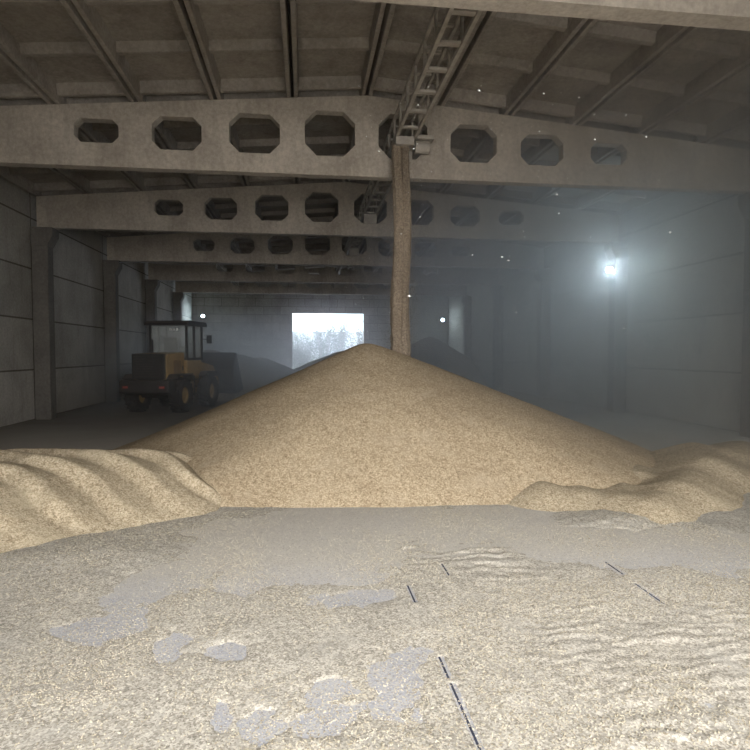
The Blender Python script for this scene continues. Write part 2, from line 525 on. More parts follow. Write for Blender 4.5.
def field(name, x0, x1, y0, y1, step, fn, mat, cut=-0.03, ystep=None):
    xs = np.arange(x0, x1 + step, step); ys = np.arange(y0, y1 + step, ystep or step)
    X, Y = np.meshgrid(xs, ys, indexing='ij')
    Z = fn(X, Y)
    keep = Z > cut
    ok = keep[:-1, :-1] | keep[1:, :-1] | keep[1:, 1:] | keep[:-1, 1:]
    Z = np.maximum(Z, cut - 0.02)
    ny = len(ys)
    I, J = np.nonzero(ok)
    q = np.stack([I * ny + J, (I + 1) * ny + J, (I + 1) * ny + J + 1, I * ny + J + 1], 1)
    used, inv = np.unique(q, return_inverse=True)
    P = np.stack([X.ravel(), Y.ravel(), Z.ravel()], 1)[used]
    me = bpy.data.meshes.new(name)
    me.vertices.add(len(P)); me.vertices.foreach_set('co', P.ravel().astype(np.float32))
    q = inv.reshape(-1, 4)
    me.loops.add(q.size); me.loops.foreach_set('vertex_index', q.ravel().astype(np.int32))
    me.polygons.add(len(q)); me.polygons.foreach_set('loop_start', (np.arange(len(q)) * 4).astype(np.int32))
    me.polygons.foreach_set('use_smooth', [True] * len(q))
    me.update(calc_edges=True)
    me.materials.append(mat)
    o = bpy.data.objects.new(name, me); COL.objects.link(o)
    return o


def cone(X, Y, cx, cy, h, s, ex=1.0, ey=1.0, rnd=0.25):
    d = np.sqrt(((X - cx) * ex) ** 2 + ((Y - cy) * ey) ** 2 + rnd ** 2) - rnd
    return h - s * d


# main heap
def heap(X, Y):
    wob = 0.35 * (fbm(X, Y, 0.35, 3) - 0.5)
    a = cone(X, Y, 1.25, 11.35, 2.19, 0.48, rnd=0.25)
    b_ = cone(X, Y, 1.55, 11.6, 2.07, 0.395, ex=1.0, rnd=0.3)
    c = cone(X, Y, 0.9, 12.6, 1.9, 0.44, rnd=0.4)
    z = smax(smax(a, b_, 0.1), c, 0.1)
    front = (Y - 7.12 - 0.10 * (X - 1.2) * (X < 1.2) * -1 + 0.15 * (fbm(X, Y * 0, 0.5, 9) - 0.5)) * 0.62
    z = smin(z, front, 0.12)
    side = (6.9 - X) * 1.5
    z = np.where(Y < 13, smin(z, side, 0.15), z)
    z = z + wob * np.clip((2.0 - z) / 2, 0, 1) * 0.35 + 0.035 * (fbm(X, Y, 1.7, 5) - 0.5) + 0.012 * (fbm(X, Y, 7, 6) - 0.5)
    return z


tag(field('grain_heap', -4.6, 7.6, 6.6, 17.2, 0.045, heap, M_grain),
    'tall cone of golden brown grain filling the middle of the hall', 'grain', kind='stuff')


# windrow pushed aside at the left
def left_spill(X, Y):
    w = fbm(X, Y, 0.8, 14)
    d = (X + 1.78) * -0.63 + (Y - 6.67) * 0.78 + 0.5 * (w - 0.5)          # distance in from the toe of the bank
    t = (X + 1.78) * 0.78 + (Y - 6.67) * 0.63                           # along the toe
    h = 0.64 - 0.03 * np.clip(t, -4, 2)
    z = smin(d * 0.50, h + 0 * X, 0.25)
    z = smin(z, (-1.02 - X) * 0.62 + 0.1 * (w - 0.5), 0.12)
    z = smin(z, (9.9 - Y) * 0.42 - 0.02 * X, 0.3)
    ph = (t * 1.0 + d * 0.45) / 0.62 + 0.9 * (fbm(X, Y, 0.7, 17) - 0.5)
    fr = ph - np.floor(ph)
    fold = 0.5 + 0.42 * np.sin(2 * PI * fr + 0.55 * np.sin(2 * PI * fr))
    z = z + 0.13 * (fold - 0.5) * np.clip(d / 0.5, 0, 1)
    return z + 0.04 * (fbm(X, Y, 1.5, 15) - 0.5) + 0.012 * (fbm(X, Y, 7, 16) - 0.5)


tag(field('grain_windrow', -7.9, -0.6, 5.2, 11.2, 0.04, left_spill, M_grain_pale),
    'low ridged bank of pale yellow grain at the foot of the heap, wheel-loader side', 'grain', kind='stuff')


def right_spill(X, Y):
    z = np.full(X.shape, -1.0)
    for cx, cy, h, ang, ln, w in ((3.25, 7.45, 0.30, 100, 0.25, 0.5), (3.75, 7.35, 0.24, 80, 0.4, 0.5), (4.25, 7.1, 0.22, 60, 0.7, 0.5),
                                  (5.2, 8.4, 0.28, 70, 0.9, 0.6), (4.7, 6.9, 0.26, 40, 1.0, 0.5), (5.6, 7.6, 0.34, 45, 1.4, 0.6), (6.7, 8.8, 0.5, 60, 1.4, 0.7), (7.8, 9.4, 0.45, 40, 1.2, 0.7)):
        a = math.radians(ang)
        u = (X - cx) * math.cos(a) + (Y - cy) * math.sin(a); v = -(X - cx) * math.sin(a) + (Y - cy) * math.cos(a)
        u = np.maximum(np.abs(u) - ln * 0.5, 0)
        d = np.sqrt(u * u + v * v + 0.03) - 0.17
        z = smax(z, 0.72 * h - 0.42 * d, 0.09)
    return z + 0.04 * (fbm(X, Y, 1.6, 25) - 0.5) + 0.012 * (fbm(X, Y, 8, 26) - 0.5)


tag(field('grain_windrow', 2.5, 9.6, 5.6, 11.4, 0.04, right_spill, M_grain_pale),
    'low lumpy bank of pale grain at the foot of the heap, opposite the wheel loader', 'grain', kind='stuff')

# older heaps in the depth of the hall
for (nm, x0, x1, y0, y1, cs, lab) in (
    ('grain_heap', -8.0, 2.0, 22.5, 36, ((-4.6, 28.5, 2.15, 0.5), (-3.3, 28.8, 1.95, 0.5), (-2.4, 30, 1.75, 0.5)),
     'dark dusty grain heap in front of the loader bucket with a light streak on its crest'),
    ('grain_heap', -3.4, 8.5, 27, 40.8, ((2.4, 34, 2.1, 0.42), (3.9, 33.6, 2.15, 0.42)),
     'shadowy grain heap seen against the bright gate behind the tall cone'),
    ('grain_heap', 4.0, 10.3, 28.5, 41.5, ((8.0, 36.0, 3.0, 0.62), (7.0, 37.4, 2.6, 0.6)),
     'dim grain heap under the small lamp in the far corner')):
    def fn(X, Y, cs=cs, seed=int(x0 * 3 + 50)):
        z = np.full(X.shape, -9.0)
        for cx, cy, h, s in cs:
            z = smax(z, cone(X, Y, cx, cy, h, s, rnd=0.6), 0.25)
        return z + 0.25 * (fbm(X, Y, 0.6, seed) - 0.5)
    tag(field(nm, x0, x1, y0, y1, 0.14, fn, M_grain_back), lab, 'grain', kind='stuff')


# thin layer of spilled grain on the slab
JOINTS = [(0.865, 2.3, 3.25), (0.865, 3.3, 3.55), (0.865, 4.35, 4.7), (1.275, 4.85, 5.15), (2.83, 4.1, 4.5), (2.84, 4.7, 5.0)]


def blob(X, Y, cx, cy, rx, ry):
    return np.exp(-(((X - cx) / rx) ** 2 + ((Y - cy) / ry) ** 2))


def sheet(X, Y):
    n = fbm(X, Y, 0.9, 41, 5); f = fbm(X, Y, 4.0, 42, 4); g = fbm(X, Y, 22, 43, 2)
    z = 0.011 + 0.026 * (n - 0.5) + 0.018 * (f - 0.5) + 0.004 * (g - 0.5)
    # bare swept parts
    jx_, jy_ = X, Y
    X = X + 0.34 * (fbm(X, Y, 2.2, 51, 4) - 0.5) + 0.16 * (fbm(X, Y, 9, 53, 3) - 0.5)
    Y = Y + 0.34 * (fbm(X, Y, 2.2, 52, 4) - 0.5) + 0.16 * (fbm(X, Y, 9, 54, 3) - 0.5)
    z -= 0.05 * blob(X, Y, 0.1, 6.3, 1.5, 0.9) + 0.05 * blob(X, Y, 2.5, 6.2, 1.1, 0.75)
    z -= 0.035 * blob(X, Y, 0.1, 5.4, 0.7, 0.45)
    z -= 0.05 * blob(X, Y, -1.45, 4.2, 0.24, 0.2) + 0.03 * blob(X, Y, -1.35, 5.2, 0.3, 0.6)
    z -= 0.05 * blob(X, Y, 0.08, 3.02, 0.15, 0.11) + 0.05 * blob(X, Y, -0.22, 3.0, 0.07, 0.1) + 0.045 * blob(X, Y, 0.08, 3.3, 0.09, 0.05)
    z -= 0.05 * blob(X, Y, -0.5, 3.88, 0.12, 0.09) + 0.045 * blob(X, Y, -0.85, 3.9, 0.1, 0.2) + 0.04 * blob(X, Y, -0.42, 3.1, 0.06, 0.1)
    z -= 0.017 * blob(X, Y, 0.5, 3.3, 0.3, 0.45) + 0.035 * blob(X, Y, 0.45, 4.5, 0.32, 0.16) + 0.03 * blob(X, Y, -0.5, 5.0, 0.25, 0.2)
    z -= 0.05 * blob(X, Y, 4.0, 5.3, 0.9, 0.6)
    # loader tyre marks: cross ridges
    lug = 0.5 + 0.5 * np.sin(Y * 2 * PI / 0.17 + 0.8 * np.sin(X * 3))
    z += 0.028 * lug * blob(X, Y, 1.12, 6.2, 0.22, 0.95)
    lug2 = 0.5 + 0.5 * np.sin(Y * 2 * PI / 0.19 + X * 1.2)
    z += 0.022 * lug2 * blob(X, Y, 1.75, 5.5, 0.35, 0.8)
    z += 0.02 * lug2 * blob(X, Y, 2.6, 5.9, 0.9, 0.35) * f * 1.6 + 0.016 * f * (0.5 + 0.5 * np.sin(Y * 2 * PI / 0.13 + 5 * n + 2 * np.sin(X * 2.1))) * np.clip((X - 1.3) / 0.5, 0, 1) * np.clip((4.4 - Y) / 0.6, 0, 1)
    z += 0.014 * np.exp(-((Y - 5.05 - 0.12 * X) / 0.05) ** 2) * (np.abs(X - 0.1) < 0.8)
    # heavier cover at the foot of the banks
    z += 0.06 * blob(X, Y, 3.7, 6.3, 0.8, 0.35) + 0.05 * blob(X, Y, -2.2, 5.8, 0.9, 0.6)
    X, Y = jx_, jy_
    for jx, a, b_ in JOINTS:
        z = np.where((np.abs(X - jx) < 0.022) & (Y > a) & (Y < b_), -0.012, z)
    return z


tag(field('grain_layer', -4.2, 6.6, 1.2, 8.4, 0.02, sheet, M_sheet, cut=-0.004),
    'thin patchy layer of spilled pale grain lying on the concrete floor', 'grain', kind='stuff')

for jx, a, b_ in JOINTS:
    MB().box(jx - 0.007, jx + 0.007, a, b_, 0, 0.0015).build('floor_joint', M_joint)['kind'] = 'structure'


# loose kernels: one mesh of many small grains
def kernels(name, n, pts, label, size=(0.0035, 0.006), mat=M_kernel):
    base = np.array([(1, 0, 0), (-1, 0, 0), (0, 1, 0), (0, -1, 0), (0, 0, 1), (0, 0, -1)], float)
    tri = np.array([(0, 2, 4), (2, 1, 4), (1, 3, 4), (3, 0, 4), (2, 0, 5), (1, 2, 5), (3, 1, 5), (0, 3, 5)])
    n = len(pts)
    s = rng.uniform(size[0], size[1], n)
    sc = np.stack([s * 1.5, s * 0.85, s * 0.8], 1)
    P = base[None] * sc[:, None, :]
    t = rng.uniform(0, 2 * PI, n); c, q = np.cos(t), np.sin(t)
    tl = rng.uniform(-0.5, 0.5, n)
    x = P[..., 0] * np.cos(tl)[:, None] + P[..., 2] * np.sin(tl)[:, None]
    z = -P[..., 0] * np.sin(tl)[:, None] + P[..., 2] * np.cos(tl)[:, None]
    y = P[..., 1]
    V = np.stack([x * c[:, None] - y * q[:, None], x * q[:, None] + y * c[:, None], z], 2) + pts[:, None, :]
    F = (tri[None] + (np.arange(n) * 6)[:, None, None]).reshape(-1, 3)
    me = bpy.data.meshes.new(name)
    me.vertices.add(n * 6); me.vertices.foreach_set('co', V.reshape(-1).astype(np.float32))
    me.loops.add(F.size); me.loops.foreach_set('vertex_index', F.ravel().astype(np.int32))
    me.polygons.add(len(F)); me.polygons.foreach_set('loop_start', (np.arange(len(F)) * 3).astype(np.int32))
    me.polygons.foreach_set('use_smooth', [True] * len(F))
    me.update(calc_edges=True); me.materials.append(mat)
    o = bpy.data.objects.new(name, me); COL.objects.link(o)
    return tag(o, label, 'grain', kind='stuff')


N = 90000
yy = 2.0 + 5.2 * rng.random(N) ** 1.3
xx = rng.uniform(-3.2, 4.6, N)
inside = (np.abs(xx - 0.4 - 0.1 * yy) < 0.8 + 0.62 * yy)
xx, yy = xx[inside], yy[inside]
zz = np.maximum(sheet(xx, yy), 0) + 0.003
dens = fbm(xx, yy, 1.4, 77, 4)
k = rng.random(len(xx)) < np.clip((dens - 0.36) * 3.2, 0.06, 1)
kernels('loose_grain', 0, np.stack([xx[k], yy[k], zz[k]], 1), 'scattered single kernels of grain across the floor close to the camera')


# ------------------------------------------------------------------ falling grain
def stream():
    m = MB(); n, rows = 28, 150
    for s_, (ox, oy, r0) in enumerate(((-0.075, 0.0, 0.098), (0.095, 0.01, 0.080))):
        vs = []
        for i in range(rows):
            t = i / (rows - 1); z = 6.28 - t * 4.55
            r = r0 * (1.0 + 0.65 * t) ; cx = 2.0 + ox * (1 - 0.35 * t) + 0.02 * math.sin(z * 1.7) - 0.0 * t; cy = 11.68 + oy + 0.02 * math.sin(z * 2.3)
            for j in range(n):
                a = 2 * PI * j / n
                w = 1 + 0.22 * mnoise.noise((math.cos(a) * 2.2, math.sin(a) * 2.2 + s_ * 9, z * 0.8)) + 0.10 * mnoise.noise((math.cos(a) * 5, math.sin(a) * 5, z * 5))
                vs.append((cx + math.cos(a) * r * w, cy + math.sin(a) * r * w, z))
        fs = [(i * n + j, (i + 1) * n + j, (i + 1) * n + (j + 1) % n, i * n + (j + 1) % n) for i in range(rows - 1) for j in range(n)]
        fs += [tuple(range(n)), tuple(range((rows - 1) * n, rows * n))[::-1]]
        m.add(vs, fs)
    # loose kernels falling round the core
    for _ in range(14000):
        t = random.random(); z = 6.2 - t * 4.1
        r = abs(random.gauss(0, 1)) * (0.07 + 0.07 * t) + 0.05; a = random.random() * 2 * PI
        c = Vector((2.0 + math.cos(a) * r * 1.15, 11.68 + math.sin(a) * r * 0.75, z)); s = random.uniform(0.004, 0.008)
        m.add([c + Vector(p) * s for p in ((1, 0, 0), (-0.5, 0.87, 0), (-0.5, -0.87, 0), (0, 0, 2.2))], [(0, 2, 1), (0, 1, 3), (1, 2, 3), (2, 0, 3)])
    mt = grain_mat('falling_grain', (0.17, 0.135, 0.10), (0.26, 0.21, 0.16), (0.37, 0.305, 0.235), 60, 1.5)
    o = m.build('falling_grain', mt)
    tag(o, 'brown stream of grain pouring down from the roof conveyor onto the heap', 'grain', kind='stuff')


stream()

# ------------------------------------------------------------------ floodlights
def lamp(loc, aim, label, power, col=(0.72, 0.88, 1.0)):
    t = empty('floodlight', loc); tag(t, label, 'lamp', 'white floodlights on the walls')
    d = Vector(aim).normalized()
    t.rotation_euler = d.to_track_quat('-Y', 'Z').to_euler()
    MB().box(-0.13, 0.13, 0.0, 0.07, -0.10, 0.10).build('lamp_housing', M_lampbody, t, bevel=0.01)
    MB().box(-0.09, 0.09, -0.012, 0.0, -0.07, 0.07).build('lamp_glass', M_led, t)
    MB().box(-0.03, 0.03, 0.07, 0.20, -0.02, 0.02).box(-0.17, -0.15, 0.0, 0.1, -0.02, 0.02).box(0.15, 0.17, 0, 0.1, -0.02, 0.02).box(-0.17, 0.17, 0.09, 0.11, -0.02, 0.02).build('lamp_bracket', M_lampbody, t)
    l = bpy.data.lights.new('floodlight_beam', 'SPOT'); l.energy = power; l.color = col; l.spot_size = math.radians(170); l.spot_blend = 1.0
    l.shadow_soft_size = 0.10
    lo = bpy.data.objects.new('floodlight_beam', l); COL.objects.link(lo)
    lo.location = Vector(loc) + d * 0.60
    lo.rotation_euler = d.to_track_quat('-Z', 'Y').to_euler()


lamp((-7.29, 41.85, 4.65), (0.15, -1, -0.12), 'small white floodlight on the far gable, above the wheel loader', 200)
lamp((10.35, 41.85, 4.49), (-0.25, -1, -0.12), 'small white floodlight in the far corner on the opposite side from the loader', 200)
lamp((10.12, 17.87, 4.78), (-0.45, -1, -0.15), 'brightest white floodlight, high on the hazy column', 120, (0.80, 0.94, 1.0))

# thin pale lines added for the light on the far beams' lower edges
for k, z in ((3, 5.66), (4, 5.66), (5, 5.66)):
    m = MB()
    y = YB[k] - 0.16
    pts = [Vector((XL + (XR - XL) * i / 24, y, z + 0.03 * math.sin(i * 1.3) - 0.03)) for i in range(25)]
    for a, b_ in zip(pts[:-1], pts[1:]): m.tube(a, b_, 0.012, n=6)
    for i in range(0, 25, 4): m.tube(pts[i], pts[i] + Vector((0, 0.05, 0.09)), 0.01, n=6)
    tag(m.build('electric_cable', M_grey_line), ['thin pale cable along the underside of the third roof beam behind the stream',
        'thin pale cable along the underside of the fourth roof beam behind the stream', 'thin pale cable along the underside of the last roof beam by the gable'][k - 3], 'cable', 'cables under the roof beams')


# ------------------------------------------------------------------ wheel loader (x forward)
def loader():
    ang = math.radians(90 - 14)
    t = empty('wheel_loader', (-4.62, 20.8, 0), ang)
    tag(t, 'dusty yellow and black wheel loader with glazed cab parked before the side wall', 'wheel loader')
    R = 0.58
    # rear chassis, counterweight, hood
    body = MB().prism([(-1.75, 0.62), (-0.2, 0.62), (0.15, 0.75), (0.15, 1.15), (-1.75, 1.15)], 'y', -0.45, 0.45)
    body.build('rear_frame', M_black, t, bevel=0.03)
    MB().prism([(-2.12, 0.72), (-1.78, 0.62), (-1.6, 0.75), (-1.6, 1.12), (-2.12, 1.12)], 'y', -0.86, 0.86).build('counterweight', M_black, t, bevel=0.05)
    hood = MB().prism([(-1.72, 1.12), (-0.42, 1.12), (-0.42, 2.02), (-1.62, 1.98), (-1.72, 1.9)], 'y', -0.58, 0.58).build('hood', M_yellow, t, bevel=0.04)
    g = MB().box(-1.84, -1.725, -0.56, 0.56, 1.14, 1.97)
    gr = g.build('radiator_grille', M_black, t, bevel=0.02)
    gs = MB()
    for i in range(9): gs.box(-1.865, -1.842, -0.48, 0.48, 1.22 + i * 0.08, 1.25 + i * 0.08)
    gs.build('grille_slats', M_bucket, gr)
    MB().box(-1.25, -0.75, -0.592, -0.581, 1.3, 1.75).build('side_panel', plain('panel_brown', (0.28, 0.17, 0.07), 0.6), hood)
    MB().box(-0.62, -0.56, -0.60, -0.582, 1.4, 1.55).build('hood_latch', M_black, hood)
    MB().tube((-1.2, 0.2, 2.0), (-1.2, 0.2, 2.45), 0.05).build('exhaust_pipe', M_black, t)
    # fenders over the rear wheels
    for s in (-1, 1):
        y0, y1 = (0.58, 0.95) if s > 0 else (-0.95, -0.58)
        MB().prism([(-1.75, 1.16), (-1.55, 1.3), (-0.6, 1.3), (-0.4, 1.1), (-0.45, 1.06), (-0.62, 1.25), (-1.53, 1.25), (-1.72, 1.12)][::-1], 'y', y0, y1).build('fender', M_black, t)
        MB().box(-2.135, -2.121, s * 0.62 - 0.09, s * 0.62 + 0.09, 0.86, 0.93).build('tail_light', M_red, t)
    # cab
    cab = MB().prism([(-0.45, 1.05), (0.75, 1.05), (0.75, 1.75), (-0.45, 1.75)], 'y', -0.68, 0.68).build('cab_base', M_yellow, t, bevel=0.04)
    for x, y in ((-0.42, -0.66), (-0.42, 0.66), (0.78, -0.66), (0.78, 0.66), (0.15, -0.66), (0.15, 0.66)):
        MB().box(x - 0.04, x + 0.04, y - 0.035, y + 0.035, 1.75, 2.98).build('cab_pillar', M_black, t)
    MB().box(-0.44, 0.8, -0.672, 0.672, 1.75, 1.83).build('window_sill_frame', M_black, t)
    MB().prism([(-0.62, 2.96), (1.0, 2.96), (1.0, 3.02), (0.9, 3.12), (-0.5, 3.12), (-0.62, 3.04)], 'y', -0.80, 0.80).build('cab_roof', M_black, t, bevel=0.02)
    gl = MB().box(-0.425, -0.415, -0.62, 0.62, 1.84, 2.95).build('rear_window', M_glass, t)
    st = MB()
    for i in range(3): st.box(-0.432, -0.426, -0.36 + i * 0.12, -0.29 + i * 0.12, 2.78, 2.86)
    st.build('window_stickers', M_white, gl)
    for s in (-1, 1):
        MB().box(-0.37, 0.74, s * 0.655 - 0.004, s * 0.655 + 0.004, 1.84, 2.95).build('side_window', M_glass, t)
    MB().box(0.775, 0.785, -0.62, 0.62, 1.84, 2.95).build('windscreen', M_glass, t)
    sb = MB().box(-0.25, 0.25, -0.25, 0.25, 1.62, 1.95).prism([(-0.3, 1.9), (-0.12, 1.9), (-0.18, 2.55), (-0.34, 2.55)], 'y', -0.24, 0.24)
    sb.build('driver_seat', M_black, t, bevel=0.04)
    MB().lathe([(0.18 + 0.02 * math.cos(q), 0.02 * math.sin(q)) for q in np.linspace(0, 2 * PI, 8, endpoint=False)], (0.5, 0, 2.1), (-0.5, 0, 1)).tube((0.62, 0, 1.7), (0.5, 0, 2.1), 0.025).build('steering_wheel', M_black, t)
    ld = MB()
    for s in (-0.22, 0.22): ld.box(0.15 + s - 0.02, 0.15 + s + 0.02, -0.78, -0.74, 0.5, 1.2)
    for z in (0.55, 0.8, 1.05): ld.box(-0.07, 0.37, -0.79, -0.73, z, z + 0.03)
    ld.build('step_ladder', M_black, t)
    for s in (-1, 1):
        MB().box(0.85, 0.90, s * 0.92 - 0.09, s * 0.92 + 0.09, 2.35, 2.65).tube((0.8, s * 0.68, 2.5), (0.86, s * 0.86, 2.5), 0.015).build('side_mirror', M_black, t)
    # front frame, arms, bucket
    MB().prism([(0.2, 0.55), (1.75, 0.5), (1.75, 0.95), (1.45, 1.55), (1.05, 1.6), (0.85, 0.95), (0.2, 0.95)], 'y', -0.36, 0.36).build('front_frame', M_yellow, t, bevel=0.03)
    for s in (-1, 1):
        m = MB(); y0, y1 = (0.37, 0.49) if s > 0 else (-0.49, -0.37)
        m.prism([(1.0, 1.45), (1.15, 1.3), (2.1, 1.25), (2.75, 0.75), (2.9, 0.85), (2.25, 1.5), (1.2, 1.66)], 'y', y0, y1)
        m.build('lift_arm', M_yellow, t, bevel=0.02)
        MB().tube((1.3, s * 0.3, 0.75), (2.05, s * 0.43, 1.3), 0.05).build('lift_cylinder', M_steel, t)
        MB().prism([(0.45, 1.18), (0.62, 1.32), (1.55, 1.32), (1.75, 1.15), (1.7, 1.12), (1.53, 1.27), (0.64, 1.27), (0.5, 1.14)][::-1], 'y', *((0.55, 0.95) if s > 0 else (-0.95, -0.55))).build('fender', M_black, t)
    out = [(2.75, 0.55), (3.05, 0.35), (3.85, 0.45), (3.85, 0.50), (3.08, 0.42), (2.84, 0.62), (2.80, 1.30), (2.98, 1.78), (3.1, 2.0), (3.04, 2.02), (2.9, 1.8), (2.72, 1.34)]
    b = MB().prism(out, 'y', -1.08, 1.08)
    for s in (-1, 1):
        y0, y1 = (1.081, 1.12) if s > 0 else (-1.12, -1.081)
        b.prism([(2.72, 0.55), (3.05, 0.35), (3.85, 0.45), (3.5, 1.2), (3.1, 2.0), (2.9, 1.8), (2.7, 1.3)], 'y', y0, y1)
    b.build('bucket', M_bucket, t)
    # wheels
    prof = [(0.28, -0.17), (0.33, -0.2), (0.50, -0.2), (0.56, -0.15), (R, -0.05), (R, 0.05), (0.56, 0.15), (0.50, 0.2), (0.33, 0.2), (0.28, 0.17)]
    for x in (-1.1, 1.1):
        for s in (-1, 1):
            c = (x, s * 0.76, R)
            w = MB().lathe(prof, c, (0, 1, 0), 36)
            for i in range(20):
                a = 2 * PI * i / 20
                M = Matrix.Translation(c) @ Matrix.Rotation(a, 4, 'Y')
                w.box(-0.035, 0.035, -0.17, -0.01, R - 0.05, R + 0.02, M).box(0.05, 0.12, 0.01, 0.17, R - 0.05, R + 0.02, M)
            tyre = w.build('tyre', M_rubber, t)
            h = MB().lathe([(0.0, -0.05), (0.0, s * 0.12), (0.14, s * 0.12), (0.18, s * 0.06), (0.26, s * 0.05), (0.295, s * 0.17), (0.295, -0.1 * s)], c, (0, 1, 0), 24)
            for i in range(8):
                a = 2 * PI * i / 8
                q = Vector(c) + Vector((math.cos(a) * 0.2, s * 0.06, math.sin(a) * 0.2))
                h.tube(q, q + Vector((0, s * 0.03, 0)), 0.018, n=6)
            h.build('wheel_hub', M_yellow, tyre)
    MB().tube((-1.1, -0.6, R), (-1.1, 0.6, R), 0.1).build('axle', M_black, t)
    MB().tube((1.1, -0.6, R), (1.1, 0.6, R), 0.1).build('axle', M_black, t)


loader()

# ------------------------------------------------------------------ outside the far gate
def outside_mat():
    m, nt, b = new_mat('dry_ground')
    n = tex_noise(nt, pos(nt), 0.6, 6, 0.7)
    nt.links.new(mix(nt, n, (0.30, 0.28, 0.18), (0.45, 0.42, 0.30)), b.inputs['Base Color']); b.inputs['Roughness'].default_value = 1
    return m


MB().box(-120, 120, YG + 0.36, 420, -0.4, -0.02).box(-60, 60, -80, -0.61, -0.4, -0.02).build('ground', outside_mat())['kind'] = 'structure'
hx = np.linspace(-160, 160, 60)
m = MB()
hz = [9 + 10 * float(fbm(np.array([x + 200.0]), np.array([3.0]), 0.02, 5, 4)[0]) for x in hx]
for i in range(59):
    a, b_ = hx[i], hx[i + 1]
    m.add([(a, 330, -1), (b_, 330, -1), (b_, 350, hz[i + 1]), (a, 350, hz[i]), (b_, 400, hz[i + 1] * 0.6), (a, 400, hz[i] * 0.6)], [(0, 1, 2, 3), (3, 2, 4, 5)])
m.build('hills', plain('hazy_blue_hills', (0.10, 0.20, 0.36), 1.0, 0, 0.15, 0.05))['kind'] = 'structure'

M_leaf = [plain('leaf_green', (0.05, 0.13, 0.01), 0.7, 0, 0.4, 3), plain('leaf_yellow', (0.20, 0.14, 0.02), 0.7, 0, 0.35, 3), plain('leaf_dry', (0.12, 0.14, 0.02), 0.7, 0, 0.4, 3)]
M_bark = plain('bark', (0.2, 0.16, 0.12), 0.9)


def bush(x, y, h, w, mi, label, n=4200):
    h *= 1.25
    t = empty('bush', (x, y, -0.02)); tag(t, label, 'bush', 'bushes outside the far gate')
    st = MB()
    tips = []
    for i in range(16):
        a = random.random() * 2 * PI; r = w * 0.5 * math.sqrt(random.random())
        tip = Vector((math.cos(a) * r, math.sin(a) * r, h * random.uniform(0.6, 1.0)))
        st.tube((math.cos(a) * 0.1, math.sin(a) * 0.1, 0), tip, 0.035, 0.008, n=6)
        tips.append(tip)
    st.build('stems', M_bark, t)
    lf = MB()
    for _ in range(n):
        tip = random.choice(tips); u = random.uniform(0.18, 1.04)
        sp = 0.30 * w * (1.1 - u) * 0.6 + 0.12
        c = tip * u + Vector((random.gauss(0, sp), random.gauss(0, sp), random.gauss(0, 0.15)))
        if c.z < 0.03: c.z = 0.05 + random.random() * 0.3
        s = random.uniform(0.05, 0.10)
        d = Vector((random.gauss(0, 1), random.gauss(0, 1), random.gauss(0, 1))).normalized(); e = d.orthogonal().normalized()
        lf.add([c - d * s, c + e * s * 0.45, c + d * s, c - e * s * 0.45], [(0, 1, 2, 3)])
    lf.build('foliage', M_leaf[mi], t)


for a in ((-2.6, 52, 2.6, 2.6, 2, 'dry low bush at the far-side post of the gate opening nearest the loader'),
          (-0.4, 54, 3.1, 2.8, 0, 'low greyish-green bush in the gate opening, second from the loader side'),
          (1.7, 53, 4.0, 2.6, 0, 'tallest leafy green bush in the middle of the gate opening'),
          (3.3, 55, 4.4, 1.8, 0, 'slender green sapling with a pointed top in the gate opening'),
          (5.0, 53, 3.6, 2.4, 1, 'yellowish bush at the gate post nearest the grain stream'),
          (6.9, 56, 3.2, 2.6, 2, 'dry bush partly hidden by the gate post nearest the grain stream')):
    bush(*a)
m = MB()
pts = [Vector((-30 + 3 * i, 75, 6.2 + 0.0008 * (i - 10) ** 2 * 3)) for i in range(24)]
for a, b_ in zip(pts[:-1], pts[1:]): m.tube(a, b_, 0.03, n=6)
m.tube((-30, 75, -0.02), (-30, 75, 6.6), 0.12).tube((39, 75, -0.02), (39, 75, 6.9), 0.12)
tag(m.build('power_line', M_grey_line), 'thin overhead wire crossing the sky in the gate opening', 'cable')

# ------------------------------------------------------------------ dust in the air
def vol(name, dens, col=(0.9, 0.93, 1.0), g=0.6):
    m = bpy.data.materials.new(name); m.use_nodes = True
    nt = m.node_tree; nt.nodes.clear()
    o = nt.nodes.new('ShaderNodeOutputMaterial'); v = nt.nodes.new('ShaderNodeVolumeScatter')
    v.inputs['Color'].default_value = (*col, 1); v.inputs['Density'].default_value = dens; v.inputs['Anisotropy'].default_value = g
    nt.links.new(v.outputs[0], o.inputs['Volume'])
    return m


hz_ = MB().prism([(WL + 0.01, 0.03), (WR - 0.01, 0.03), (WR - 0.01, 7.1), (XC, 7.9), (WL + 0.01, 7.1)], 'y', 0.6, YG + 0.1)
tag(hz_.build('dust_haze', vol('dust_in_air', 0.038, (0.72, 0.70, 0.71))), 'thin grey grain dust hanging in the air of the whole hall', 'haze', kind='stuff')


